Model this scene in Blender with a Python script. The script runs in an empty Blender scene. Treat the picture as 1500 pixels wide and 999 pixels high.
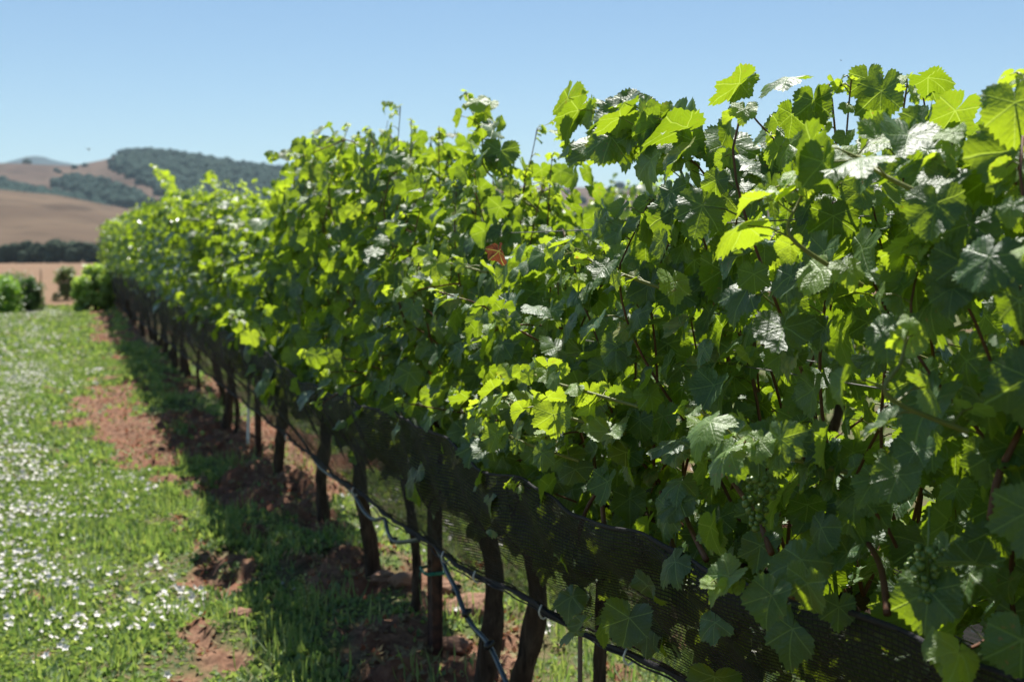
import bpy, math, random
import numpy as np
from mathutils import Vector, Matrix

rng = np.random.default_rng(7)
random.seed(7)
scene = bpy.context.scene
COL = scene.collection
R = math.radians

# ------------------------------------------------------------------ camera, light, exposure
FPX = 1800.0                       # focal length in pixels of the 1500 px wide photograph
PITCH = math.atan(134.5 / FPX)
YAW = math.atan(651.0 * math.cos(PITCH) / FPX)
CAM = np.array([-1.28, 0.0, 1.57])
cd = bpy.data.cameras.new('camera')
cam = bpy.data.objects.new('camera', cd)
COL.objects.link(cam)
cam.location = CAM
cam.rotation_euler = (math.pi / 2 - PITCH, 0, -YAW)
cd.sensor_width = 36
cd.lens = FPX / 1500 * 36
cd.clip_start = 0.02
cd.clip_end = 30000
cd.dof.use_dof = True
cd.dof.focus_distance = 2.2
cd.dof.aperture_fstop = 5.4
scene.camera = cam

SUN = np.array([0.18, 0.50, 1.0]); SUN /= np.linalg.norm(SUN)
EL = math.asin(SUN[2]); AZ = math.atan2(SUN[0], SUN[1])
w = bpy.data.worlds.new('World')
scene.world = w
w.use_nodes = True
nt = w.node_tree
bg = nt.nodes['Background']
sky = nt.nodes.new('ShaderNodeTexSky')
sky.sky_type = 'NISHITA'
sky.sun_disc = False
sky.sun_elevation = EL
sky.sun_rotation = AZ
sky.air_density = 1.0
sky.dust_density = 0.1
sky.ozone_density = 1.6
sky.altitude = 50
tint = nt.nodes.new('ShaderNodeMix'); tint.data_type = 'RGBA'; tint.blend_type = 'MULTIPLY'; tint.inputs[0].default_value = 1
tint.inputs[7].default_value = (0.87, 0.985, 1.06, 1)
nt.links.new(sky.outputs[0], tint.inputs[6]); nt.links.new(tint.outputs[2], bg.inputs[0])
bg.inputs[1].default_value = 0.051
sl = bpy.data.lights.new('sun', 'SUN')
sl.energy = 5.0
sl.angle = R(0.53)
sl.color = (1.0, 0.96, 0.89)
sun = bpy.data.objects.new('sun', sl)
COL.objects.link(sun)
sun.rotation_euler = Vector(SUN).to_track_quat('Z', 'Y').to_euler()
sun.location = (20, 40, 60)
vs = scene.view_settings
vs.view_transform = 'Standard'
vs.look = 'None'
vs.gamma = 1
vs.exposure = 0.97
vs.use_curve_mapping = False
cy = scene.cycles
cy.use_denoising = True
cy.max_bounces = 10
cy.transmission_bounces = 8
cy.transparent_max_bounces = 24
cy.diffuse_bounces = 4
cy.glossy_bounces = 3
cy.volume_bounces = 1
cy.sample_clamp_indirect = 6.0

# ------------------------------------------------------------------ pixel <-> world helpers
_cp, _sp, _ca, _sa = math.cos(PITCH), math.sin(PITCH), math.cos(YAW), math.sin(YAW)
FWD = np.array([_sa * _cp, _ca * _cp, -_sp])
RGT = np.array([_ca, -_sa, 0.0])
UPV = np.array([_sa * _sp, _ca * _sp, _cp])

def ray(px, py):
    px = np.asarray(px, float); py = np.asarray(py, float)
    return FWD + ((px - 750) / FPX)[..., None] * RGT + ((499.5 - py) / FPX)[..., None] * UPV

def at_x(px, py, x):               # where the sight line meets the vertical plane at x
    d = ray(px, py)
    return CAM + d * ((x - CAM[0]) / d[..., 0])[..., None]

def at_g(px, py, z=0.0):           # where it meets the level z
    d = ray(px, py)
    return CAM + d * ((z - CAM[2]) / d[..., 2])[..., None]

def proj(P):
    v = np.asarray(P) - CAM
    f = v @ FWD
    return 750 + FPX * (v @ RGT) / f, 499.5 - FPX * (v @ UPV) / f

def y_of(px, x=0.0):
    return float(at_x(px, 365.0, x)[1])

# ------------------------------------------------------------------ noise in numpy
def _h(i, j, s):
    n = (i * 374761393 + j * 668265263 + s * 1442695041) & 0x7fffffff
    n = ((n ^ (n >> 13)) * 1274126177) & 0x7fffffff
    return ((n ^ (n >> 16)) & 0xffff) / 65535.0

def vnoise(x, y, s=0):
    x = np.asarray(x, float); y = np.asarray(y, float)
    i = np.floor(x).astype(np.int64); j = np.floor(y).astype(np.int64)
    u = x - i; v = y - j
    u = u * u * (3 - 2 * u); v = v * v * (3 - 2 * v)
    a = _h(i, j, s); b = _h(i + 1, j, s); c = _h(i, j + 1, s); d = _h(i + 1, j + 1, s)
    return (a * (1 - u) + b * u) * (1 - v) + (c * (1 - u) + d * u) * v

def fbm(x, y, o=4, s=0):
    t = 0; a = 0.5
    for k in range(o):
        t = t + a * vnoise(x * 2 ** k + 17 * k, y * 2 ** k - 9 * k, s + k); a *= 0.5
    return t / (1 - 0.5 ** o)

def sstep(a, b, x):
    t = np.clip((np.asarray(x, float) - a) / (b - a), 0, 1)
    return t * t * (3 - 2 * t)

# ------------------------------------------------------------------ mesh helpers
def mesh(name, V, loops, totals, mat=None, parent=None, smooth=True, uv=None, attrs=None):
    """numpy arrays -> one mesh object"""
    me = bpy.data.meshes.new(name)
    V = np.asarray(V, np.float32); loops = np.asarray(loops, np.int32); totals = np.asarray(totals, np.int32)
    me.vertices.add(len(V)); me.vertices.foreach_set('co', V.ravel())
    me.loops.add(len(loops)); me.loops.foreach_set('vertex_index', loops)
    me.polygons.add(len(totals))
    st = np.zeros(len(totals), np.int32); st[1:] = np.cumsum(totals)[:-1]
    me.polygons.foreach_set('loop_start', st)
    me.polygons.foreach_set('loop_total', totals)
    me.polygons.foreach_set('use_smooth', np.full(len(totals), smooth))
    if uv is not None:                      # uv per vertex
        l = me.uv_layers.new(name='UVMap')
        l.data.foreach_set('uv', np.asarray(uv, np.float32)[loops].ravel())
    for k, a in (attrs or {}).items():
        at = me.attributes.new(k, 'FLOAT', 'POINT'); at.data.foreach_set('value', np.asarray(a, np.float32))
    me.update(); me.validate()
    if mat: me.materials.append(mat)
    o = bpy.data.objects.new(name, me); COL.objects.link(o)
    if parent is not None:
        o.parent = parent
        o.matrix_parent_inverse = Matrix.Translation(-parent.location)
    return o

def tag(o, label=None, cat=None, group=None, kind=None):
    if label: o['label'] = label
    if cat: o['category'] = cat
    if group: o['group'] = group
    if kind: o['kind'] = kind
    return o

def empty(name, loc):
    o = bpy.data.objects.new(name, None); COL.objects.link(o)
    o.location = loc; o.empty_display_size = 0.1
    return o

class MB:
    """collects pieces of one mesh"""
    def __init__(s): s.V = []; s.L = []; s.T = []; s.n = 0
    def add(s, V, L, T):
        s.V.append(np.asarray(V, float)); s.L.append(np.asarray(L, int) + s.n); s.T.append(np.asarray(T, int)); s.n += len(V)
    def box(s, c, h, rot=None):
        v = np.array([[x, y, z] for x in (-1, 1) for y in (-1, 1) for z in (-1, 1)], float) * h
        if rot is not None: v = v @ np.array(rot).T
        s.add(v + c, [0, 1, 3, 2, 4, 6, 7, 5, 0, 4, 5, 1, 2, 3, 7, 6, 0, 2, 6, 4, 1, 5, 7, 3], [4] * 6)
    def tube(s, P, r, n=8, cap=True, lump=0.0, seed=0):
        P = np.asarray(P, float); m = len(P); r = np.broadcast_to(np.asarray(r, float), (m,))
        Tn = np.gradient(P, axis=0); Tn /= np.linalg.norm(Tn, axis=1)[:, None] + 1e-9
        a = np.array([1.0, 0, 0]) if abs(Tn[0, 0]) < 0.8 else np.array([0, 1.0, 0])
        U = []
        for k in range(m):
            a = a - Tn[k] * (a @ Tn[k]); a = a / (np.linalg.norm(a) + 1e-9); U.append(a)
        U = np.array(U); W = np.cross(Tn, U)
        th = np.arange(n) * 2 * np.pi / n
        rr = r[:, None] * np.ones(n)
        if lump:
            g = fbm(th[None, :] * 1.3 + 50 * seed + 3, np.arange(m)[:, None] * 0.35, 3, seed)
            g[:, -1] = (g[:, 0] + g[:, -2]) / 2
            rr = rr * (1 + lump * (g - 0.5) * 2)
        V = P[:, None] + rr[..., None] * (np.cos(th)[None, :, None] * U[:, None] + np.sin(th)[None, :, None] * W[:, None])
        i = np.arange(m - 1)[:, None] * n; j = np.arange(n)[None]; j2 = (j + 1) % n
        L = np.stack([i + j, i + j2, i + n + j2, i + n + j], -1).reshape(-1)
        T = [4] * ((m - 1) * n)
        V = V.reshape(-1, 3)
        if cap:
            L = np.concatenate([L, np.arange(n)[::-1], (m - 1) * n + np.arange(n)]); T += [n, n]
        s.add(V, L, T)
    def build(s, name, mat, parent=None, smooth=True, **k):
        return mesh(name, np.concatenate(s.V), np.concatenate(s.L), np.concatenate(s.T), mat, parent, smooth, **k)

def smooth_path(pts, n):
    pts = np.asarray(pts, float); m = len(pts)
    t = np.linspace(0, m - 1, n); out = []
    for u in t:
        i = min(int(u), m - 2); f = u - i
        p0 = pts[max(i - 1, 0)]; p1 = pts[i]; p2 = pts[i + 1]; p3 = pts[min(i + 2, m - 1)]
        out.append(0.5 * (2 * p1 + (p2 - p0) * f + (2 * p0 - 5 * p1 + 4 * p2 - p3) * f * f + (3 * p1 - p0 - 3 * p2 + p3) * f ** 3))
    return np.array(out)

# ------------------------------------------------------------------ materials
class NT:
    def __init__(s, name):
        s.m = bpy.data.materials.new(name); s.m.use_nodes = True
        s.t = s.m.node_tree; s.t.nodes.clear()
        s.out = s.t.nodes.new('ShaderNodeOutputMaterial')
    def n(s, typ, **k):
        nd = s.t.nodes.new(typ)
        for a, b in k.items(): setattr(nd, a, b)
        return nd
    def l(s, a, b): s.t.links.new(a, b)
    def put(s, sock, v):
        if isinstance(v, (int, float, tuple, list)): sock.default_value = v
        else: s.l(v, sock)
    def math(s, op, a, b=None, c=None, clamp=False):
        nd = s.n('ShaderNodeMath', operation=op, use_clamp=clamp)
        s.put(nd.inputs[0], a)
        if b is not None: s.put(nd.inputs[1], b)
        if c is not None: s.put(nd.inputs[2], c)
        return nd.outputs[0]
    def mix(s, f, a, b):
        nd = s.n('ShaderNodeMix', data_type='RGBA')
        s.put(nd.inputs[0], f); s.put(nd.inputs[6], a if not isinstance(a, tuple) else (*a, 1)); s.put(nd.inputs[7], b if not isinstance(b, tuple) else (*b, 1))
        return nd.outputs[2]
    def noise(s, vec, scale, detail=4, rough=0.55, out='Fac'):
        nd = s.n('ShaderNodeTexNoise'); nd.inputs['Scale'].default_value = scale
        nd.inputs['Detail'].default_value = detail; nd.inputs['Roughness'].default_value = rough
        if vec is not None: s.l(vec, nd.inputs['Vector'])
        return nd.outputs[out]
    def ramp(s, f, lo, hi):
        nd = s.n('ShaderNodeMapRange'); s.put(nd.inputs[0], f)
        nd.inputs[1].default_value = lo; nd.inputs[2].default_value = hi; nd.interpolation_type = 'SMOOTHSTEP'
        return nd.outputs[0]
    def pos(s): return s.n('ShaderNodeNewGeometry').outputs['Position']
    def bump(s, h, strength, dist):
        nd = s.n('ShaderNodeBump'); nd.inputs['Strength'].default_value = strength; nd.inputs['Distance'].default_value = dist
        s.l(h, nd.inputs['Height']); return nd.outputs[0]
    def bsdf(s, col, rough=0.8, spec=0.3, normal=None, metal=0):
        b = s.n('ShaderNodeBsdfPrincipled')
        s.put(b.inputs['Base Color'], col if not isinstance(col, tuple) else (*col, 1))
        s.put(b.inputs['Roughness'], rough); s.put(b.inputs['Specular IOR Level'], spec); b.inputs['Metallic'].default_value = metal
        if normal is not None: s.l(normal, b.inputs['Normal'])
        return b
    def done(s, sh): s.l(sh, s.out.inputs[0]); return s.m

def simple(name, col, rough=0.7, spec=0.3, var=0.25, scale=30, bump=0.3, dist=0.003):
    q = NT(name); p = q.pos()
    f = q.noise(p, scale)
    c = q.mix(f, tuple(x * (1 - var) for x in col), tuple(x * (1 + var) for x in col))
    return q.done(q.bsdf(c, rough, spec, q.bump(q.noise(p, scale * 3), bump, dist)).outputs[0])

def leaf_mat(name, refl=((0.010, 0.030, 0.013), (0.026, 0.066, 0.020)), young=(0.13, 0.20, 0.03),
             trans=(0.125, 0.185, 0.004), ytrans=(0.33, 0.41, 0.015), veins=True, rough=0.48, spec=0.40):
    q = NT(name)
    tone = q.n('ShaderNodeAttribute', attribute_name='tone').outputs['Fac']
    rnd = q.n('ShaderNodeAttribute', attribute_name='rnd').outputs['Fac']
    geo = q.n('ShaderNodeNewGeometry')
    c = q.mix(rnd, refl[0], refl[1]); c = q.mix(tone, c, young)
    t = q.mix(tone, trans, ytrans)
    mott = q.noise(geo.outputs['Position'], 45, 3)
    c = q.mix(q.ramp(mott, 0.55, 0.8), c, q.mix(0.5, c, (0.12, 0.17, 0.05)))
    if veins:
        spot = q.math('MULTIPLY', q.ramp(q.noise(geo.outputs['Position'], 120, 3, 0.7), 0.60, 0.68), q.ramp(rnd, 0.72, 0.95))
        c = q.mix(q.math('MULTIPLY', spot, 0.8), c, (0.16, 0.10, 0.03)); t = q.mix(spot, t, (0.22, 0.13, 0.02))
        yel = q.math('MULTIPLY', q.ramp(rnd, 0.955, 0.985), q.ramp(mott, 0.35, 0.6))
        c = q.mix(q.math('MULTIPLY', yel, 0.7), c, (0.20, 0.19, 0.05))
    normal = None
    if veins:
        uvn = q.n('ShaderNodeUVMap', uv_map='UVMap').outputs[0]
        sp = q.n('ShaderNodeSeparateXYZ'); q.l(uvn, sp.inputs[0])
        x = q.math('ABSOLUTE', q.math('MULTIPLY', q.math('SUBTRACT', sp.outputs[0], 0.5), 2.0))
        y = q.math('MULTIPLY', q.math('SUBTRACT', sp.outputs[1], 0.5), 2.0)
        r = q.math('SQRT', q.math('ADD', q.math('MULTIPLY', x, x), q.math('MULTIPLY', y, y)))
        ang = q.math('ARCTAN2', x, y)
        s1 = q.math('GREATER_THAN', ang, R(25)); s2 = q.math('GREATER_THAN', ang, R(80))
        cen = q.math('ADD', q.math('MULTIPLY', s1, R(52)), q.math('MULTIPLY', s2, R(58)))
        d = q.math('SUBTRACT', ang, cen)
        qq = q.math('ABSOLUTE', q.math('MULTIPLY', r, q.math('SINE', d)))
        pp = q.math('MULTIPLY', r, q.math('COSINE', d))
        main = q.math('SUBTRACT', 1.0, q.ramp(qq, 0.006, 0.028))
        fr = q.math('FRACT', q.math('DIVIDE', q.math('SUBTRACT', pp, q.math('MULTIPLY', qq, 0.85)), 0.15))
        tri = q.math('ABSOLUTE', q.math('SUBTRACT', fr, 0.5))          # 0.5 at the vein
        sec = q.ramp(tri, 0.43, 0.49)
        vein = q.math('MAXIMUM', main, q.math('MULTIPLY', sec, 0.30))
        c = q.mix(q.math('MULTIPLY', vein, 0.5), c, (0.14, 0.22, 0.06))
        t = q.mix(q.math('MULTIPLY', vein, 0.55), t, (0.30, 0.38, 0.06))
        cv = q.n('ShaderNodeCombineXYZ'); q.l(sp.outputs[0], cv.inputs[0]); q.l(sp.outputs[1], cv.inputs[1])
        q.l(q.math('MULTIPLY', rnd, 37.0), cv.inputs[2])
        nz = q.noise(cv.outputs[0], 9.0, 4, 0.65)
        quilt = q.math('MULTIPLY', q.ramp(tri, 0.5, 0.1), 0.16)
        h = q.math('ADD', q.math('SUBTRACT', q.math('ADD', quilt, q.math('MULTIPLY', nz, 1.5)), q.math('MULTIPLY', main, 0.5)), 0.0)
        normal = q.bump(h, 0.5, 0.0035)
    back = geo.outputs['Backfacing']
    c = q.mix(q.math('MULTIPLY', back, 0.6), c, (0.11, 0.17, 0.075))
    rg = q.math('ADD', rough, q.math('MULTIPLY', back, 0.25))
    b = q.bsdf(c, rg, spec, normal)
    tb = q.n('ShaderNodeBsdfTranslucent'); q.l(t, tb.inputs[0])
    if normal is not None: q.l(normal, tb.inputs['Normal'])
    ad = q.n('ShaderNodeAddShader'); q.l(b.outputs[0], ad.inputs[0]); q.l(tb.outputs[0], ad.inputs[1])
    return q.done(ad.outputs[0])

M = {}
M['leaf'] = leaf_mat('vine_leaf')
M['leaf_far'] = leaf_mat('vine_leaf_distant', veins=False, rough=0.36, spec=0.8)
M['dead_leaf'] = leaf_mat('withered_leaf', refl=((0.09, 0.03, 0.02), (0.11, 0.035, 0.022)), young=(0.10, 0.035, 0.02), trans=(0.07, 0.015, 0.006), ytrans=(0.06, 0.015, 0.006), rough=0.6)
M['cane'] = simple('cane_bark', (0.13, 0.055, 0.028), 0.6, 0.3, 0.4, 60)
M['green_cane'] = simple('green_shoot', (0.16, 0.17, 0.04), 0.5, 0.4, 0.3, 60)
M['grape'] = simple('green_grape', (0.11, 0.17, 0.035), 0.35, 0.5, 0.25, 80, 0.1)

q = NT('vine_bark'); p = q.pos()
mp = q.n('ShaderNodeMapping'); mp.inputs['Scale'].default_value = (60, 60, 9); q.l(p, mp.inputs[0])
n1 = q.noise(mp.outputs[0], 1.0, 6, 0.7); n2 = q.noise(p, 14, 3)
c = q.mix(q.ramp(n1, 0.3, 0.7), (0.022, 0.014, 0.010), (0.105, 0.074, 0.052)); c = q.mix(q.ramp(n2, 0.4, 0.75), c, (0.05, 0.032, 0.022))
M['bark'] = q.done(q.bsdf(c, 0.9, 0.15, q.bump(n1, 1.0, 0.012)).outputs[0])

q = NT('rusted_steel'); p = q.pos()
n1 = q.noise(p, 25, 5, 0.65)
c = q.mix(q.ramp(n1, 0.35, 0.65), (0.035, 0.020, 0.015), (0.10, 0.045, 0.028))
M['rust'] = q.done(q.bsdf(c, 0.75, 0.3, q.bump(n1, 0.5, 0.002)).outputs[0])

M['hose'] = simple('drip_hose', (0.035, 0.055, 0.075), 0.38, 0.6, 0.15, 40, 0.1)
M['black_plastic'] = simple('black_plastic', (0.012, 0.012, 0.014), 0.4, 0.5, 0.1, 60, 0.1)
M['white_plastic'] = simple('white_plastic', (0.6, 0.62, 0.62), 0.4, 0.5, 0.1, 60, 0.1)
M['green_tape'] = simple('green_tie_tape', (0.01, 0.16, 0.10), 0.4, 0.5, 0.1, 60, 0.1)
M['wire'] = simple('galvanised_wire', (0.16, 0.15, 0.14), 0.5, 0.5, 0.1, 60, 0.1)
M['stake'] = simple('grey_wood', (0.16, 0.12, 0.09), 0.85, 0.2, 0.3, 40)
M['hem'] = simple('net_hem', (0.028, 0.026, 0.030), 0.75, 0.25, 0.4, 90, 0.8, 0.004)

# netting: real cloth sheet with a woven thread pattern and open holes between the threads
q = NT('bird_netting')
uvn = q.n('ShaderNodeUVMap', uv_map='UVMap').outputs[0]
sp = q.n('ShaderNodeSeparateXYZ'); q.l(uvn, sp.inputs[0])
nz = q.noise(uvn, 2.2, 4, 0.6); nz2 = q.noise(uvn, 7.0, 3)
wob = q.math('MULTIPLY', nz, 0.02)
def thread(co, pitch, lo, hi):
    f = q.math('FRACT', q.math('DIVIDE', co, pitch))
    return q.ramp(q.math('ABSOLUTE', q.math('SUBTRACT', f, 0.5)), lo, hi)
tv = thread(q.math('ADD', sp.outputs[1], wob), 0.0085, 0.27, 0.36)
tu = thread(q.math('ADD', sp.outputs[0], wob), 0.012, 0.38, 0.45)
al = q.math('MULTIPLY_ADD', q.math('MAXIMUM', q.math('MULTIPLY', tv, 0.95), q.math('MULTIPLY', tu, 0.7)), 0.42, 0.57)
fold = q.ramp(nz2, 0.42, 0.72)
al = q.math('ADD', q.math('SUBTRACT', al, q.math('MULTIPLY', q.ramp(nz, 0.48, 0.66), 0.22)), q.math('MULTIPLY', fold, 0.22), clamp=True)
b = q.bsdf(q.mix(nz2, (0.006, 0.005, 0.006), (0.016, 0.014, 0.015)), 0.8, 0.25)
tr = q.n('ShaderNodeBsdfTransparent')
mx = q.n('ShaderNodeMixShader'); q.l(al, mx.inputs[0]); q.l(tr.outputs[0], mx.inputs[1]); q.l(b.outputs[0], mx.inputs[2])
M['net'] = q.done(mx.outputs[0])

# ------------------------------------------------------------------ ground
GD_Y = [-50, 42, 60, 108, 200, 600, 1500, 9000]
GD_Z = [0, 0, -0.43, -1.30, -2.0, -5.1, -9, -12]
def ground_z(x, y, fine=True):
    x = np.asarray(x, float); y = np.asarray(y, float)
    z = np.interp(y, GD_Y, GD_Z)
    if fine:
        near = (1 - sstep(40, 60, y)) * (1 - sstep(8, 14, np.abs(x)))
        strip = np.exp(-((x + 0.05) / 0.75) ** 2)
        bare = bare_mask(x, y)
        rough = fbm(x * 2.2, y * 1.6, 4, 3) - 0.5
        clod = fbm(x * 9, y * 7, 4, 11) - 0.5
        z = z + near * (0.05 * strip + 0.10 * rough * (0.35 + strip) + clod * (0.02 + 0.12 * bare * strip + 0.07 * bare))
    return z

def bare_mask(x, y):
    """1 = bare red soil, 0 = green"""
    x = np.asarray(x, float); y = np.asarray(y, float)
    n = fbm(x * 1.7 + 4, y * 0.9, 4, 21)
    n2 = fbm(x * 5, y * 3.2, 3, 31)
    band = np.exp(-((x + 0.68 + 0.10 * np.sin(y * 0.6)) / 0.36) ** 2)      # worn edge of the alley
    far = sstep(5.9, 7.0, y)
    patch = band * (0.52 + 0.28 * far * (1 - 0.4 * sstep(11, 14, y)))
    under = np.exp(-((x - 0.0) / 0.5) ** 2) * np.clip(sstep(7.0, 7.9, y) * (1 - sstep(10.5, 12.0, y)) * 1.2 + 0.45, 0, 1.2)
    mound = np.exp(-(((x - 0.15) / 0.4) ** 2 + ((y - 5.4) / 0.7) ** 2)) * 0.5
    other = 0.45 * np.exp(-((x - 2.45) / 0.5) ** 2)
    m = np.maximum(np.maximum(patch, under), np.maximum(mound, other))
    v = m * 1.06 + (n - 0.5) * 1.9 + (n2 - 0.5) * 1.1
    return sstep(0.42, 0.62, v)

def axis(parts):
    a = [np.arange(s, e, d) for s, e, d in parts]
    return np.unique(np.round(np.concatenate(a), 4))
gx = np.concatenate([-np.geomspace(9000, 8, 34), axis([(-7.6, -3, 0.16), (-3, 1.7, 0.035), (1.7, 7.6, 0.16)]), np.geomspace(8, 9000, 34)])
gy = np.concatenate([-np.geomspace(60, 1.5, 10), axis([(-1, 3.2, 0.2), (3.2, 12, 0.04), (12, 20, 0.08), (20, 44, 0.25)]), np.geomspace(44.5, 12000, 60)])
X, Y = np.meshgrid(gx, gy)
Z = ground_z(X, Y)
nx, ny = len(gx), len(gy)
ii = (np.arange(ny - 1)[:, None] * nx + np.arange(nx - 1)[None]).ravel()
gl = np.stack([ii, ii + 1, ii + nx + 1, ii + nx], -1).ravel()

q = NT('ground'); p = q.pos()
bare = q.n('ShaderNodeAttribute', attribute_name='bare').outputs['Fac']
sp = q.n('ShaderNodeSeparateXYZ'); q.l(p, sp.inputs[0])
n1 = q.noise(p, 3.0, 6, 0.65); n2 = q.noise(p, 22, 5, 0.7); n3 = q.noise(p, 90, 3, 0.6)
soil = q.mix(q.ramp(n2, 0.3, 0.7), (0.085, 0.045, 0.030), (0.27, 0.155, 0.10))
soil = q.mix(q.ramp(n1, 0.45, 0.7), soil, (0.20, 0.085, 0.05))
soil = q.mix(q.ramp(n3, 0.58, 0.75), soil, (0.10, 0.055, 0.04))
turf = q.mix(q.ramp(n2, 0.35, 0.65), (0.055, 0.060, 0.028), (0.15, 0.12, 0.065)); turf = q.mix(q.ramp(n1, 0.4, 0.6), turf, (0.09, 0.12, 0.04))
near = q.mix(bare, turf, soil)
dry = q.mix(q.noise(p, 0.03, 5, 0.6), (0.155, 0.100, 0.058), (0.22, 0.145, 0.085))
dry = q.mix(q.ramp(q.noise(p, 0.6, 4), 0.4, 0.7), dry, (0.20, 0.12, 0.08))
edge = q.math('ADD', sp.outputs[1], q.math('MULTIPLY', q.math('SUBTRACT', q.noise(p, 0.35, 3), 0.5), 6.0))
c = q.mix(q.ramp(edge, 33.0, 36.0), near, dry)
hh = q.math('ADD', n2, q.math('MULTIPLY', n3, 0.5))
gm = q.done(q.bsdf(c, 0.95, 0.1, q.bump(hh, 0.6, 0.02)).outputs[0])
g = mesh('ground', np.stack([X, Y, Z], -1).reshape(-1, 3), gl, np.full((nx - 1) * (ny - 1), 4), gm, attrs={'bare': bare_mask(X, Y).ravel()})
tag(g, kind='structure')

# ------------------------------------------------------------------ hills, woods and far things
def hill_pos(px, rho, prof, dist, front, back, base, amp, seed):
    """px: photo column giving the bearing, rho 0..1 from the foot to the far side"""
    px = np.asarray(px, float); rho = np.asarray(rho, float)
    py = np.interp(px, [a for a, b in prof], [b for a, b in prof])
    d = ray(px, py); hor = np.sqrt((d[..., :2] ** 2).sum(-1))
    top = CAM[2] + d[..., 2] / (d[..., :2] @ np.array([_sa, _ca])) * dist
    u = d[..., :2] / (d[..., :2] @ np.array([_sa, _ca]))[..., None]
    rr = np.where(rho < 0.6, front + (dist - front) * rho / 0.6, dist + (back - dist) * (rho - 0.6) / 0.4)
    sh = np.where(rho < 0.6, np.sin(np.clip(rho / 0.6, 0, 1) * np.pi / 2) ** 1.25, np.cos(np.clip((rho - 0.6) / 0.4, 0, 1) * np.pi / 2))
    xy = CAM[:2] + u * rr[..., None]
    nz = (fbm(xy[..., 0] / (dist * 0.10) + seed, xy[..., 1] / (dist * 0.10), 5, seed) - 0.5) * amp * dist * np.sin(np.clip(rho, 0, 1) * np.pi) * (1 - np.exp(-((rho - 0.6) / 0.25) ** 2) * 0.85)
    z = base + (top - base) * sh + nz
    return np.concatenate([xy, z[..., None]], -1)

def hill(name, mat, *a, cols=420, rows=60, lo=-1600, hi=3600):
    px, rho = np.meshgrid(np.linspace(lo, hi, cols), np.linspace(0, 1, rows))
    P = hill_pos(px, rho, *a)
    ii = (np.arange(rows - 1)[:, None] * cols + np.arange(cols - 1)[None]).ravel()
    L = np.stack([ii, ii + 1, ii + cols + 1, ii + cols], -1).ravel()
    o = mesh(name, P.reshape(-1, 3), L, np.full((rows - 1) * (cols - 1), 4), mat)
    return tag(o, kind='structure')

def hill_mat(name, a, b, c, sc):
    q = NT(name); p = q.pos()
    n1 = q.noise(p, sc, 6, 0.6); n2 = q.noise(p, sc * 6, 5, 0.6)
    mp = q.n('ShaderNodeMapping'); mp.inputs['Scale'].default_value = (1, 0.25, 3); q.l(p, mp.inputs[0])
    n3 = q.noise(mp.outputs[0], sc * 3, 4)
    col = q.mix(q.ramp(n1, 0.35, 0.65), a, b); col = q.mix(q.ramp(n2, 0.5, 0.75), col, c); col = q.mix(q.ramp(n3, 0.5, 0.7), col, tuple(v * 0.7 for v in a))
    return q.done(q.bsdf(col, 0.95, 0.05).outputs[0])
MH1 = hill_mat('dry_hillside', (0.085, 0.058, 0.040), (0.128, 0.090, 0.060), (0.060, 0.044, 0.030), 0.004)
MH2 = hill_mat('dry_ridge', (0.085, 0.056, 0.042), (0.13, 0.090, 0.066), (0.055, 0.045, 0.030), 0.003)
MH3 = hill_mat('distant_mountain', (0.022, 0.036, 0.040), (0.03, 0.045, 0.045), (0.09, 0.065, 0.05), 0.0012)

H_FRONT = ([(-1600, 300), (-600, 262), (-200, 270), (0, 283), (80, 290), (150, 303), (230, 318), (330, 332), (450, 345), (700, 352), (3600, 350)], 1500, 640, 2300, -6, 0.010, 5)
H_MAIN = ([(-1600, 235), (-500, 225), (0, 245), (60, 247), (105, 249), (150, 241), (185, 233), (215, 232), (260, 236), (320, 244), (380, 253), (450, 259), (600, 270), (780, 278), (880, 279), (985, 284), (1200, 290), (2000, 270), (3600, 280)], 3200, 1500, 5000, -10, 0.012, 9)
H_FAR = ([(-1600, 262), (-300, 262), (-60, 255), (0, 243), (25, 236), (45, 231), (62, 232), (80, 238), (110, 243), (150, 256), (300, 275), (3600, 300)], 8000, 5200, 9500, -12, 0.006, 2)
hill('near_hill', MH1, *H_FRONT)
hill('ridge_hill', MH2, *H_MAIN)
hill('distant_mountain', MH3, *H_FAR)

# an icosphere template for distant tree crowns
def ico(sub):
    import bmesh
    bm = bmesh.new(); bmesh.ops.create_icosphere(bm, subdivisions=sub, radius=1)
    V = np.array([v.co for v in bm.verts]); F = np.array([[v.index for v in f.verts] for f in bm.faces]); bm.free()
    return V, F
IV, IF = ico(2)
def lumps(name, P, size, mat, squash=0.85, seed=1):
    r = np.random.default_rng(seed); n = len(P)
    s = size * r.uniform(0.6, 1.4, n)
    jit = 1 + r.normal(0, 0.16, (n, len(IV)))
    V = IV[None] * jit[..., None] * s[:, None, None] * np.array([1, 1, squash]) + P[:, None]
    V[..., 2] += (s * 0.4)[:, None]
    L = (IF[None] + (np.arange(n) * len(IV))[:, None, None]).ravel()
    o = mesh(name, V.reshape(-1, 3), L, np.full(n * len(IF), 3), mat, smooth=False)
    return o

def inpoly(x, y, poly):
    c = np.zeros(x.shape, bool); n = len(poly)
    for i in range(n):
        x1, y1 = poly[i]; x2, y2 = poly[(i + 1) % n]
        k = ((y1 > y) != (y2 > y)) & (x < (x2 - x1) * (y - y1) / (y2 - y1 + 1e-9) + x1)
        c ^= k
    return c

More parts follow.
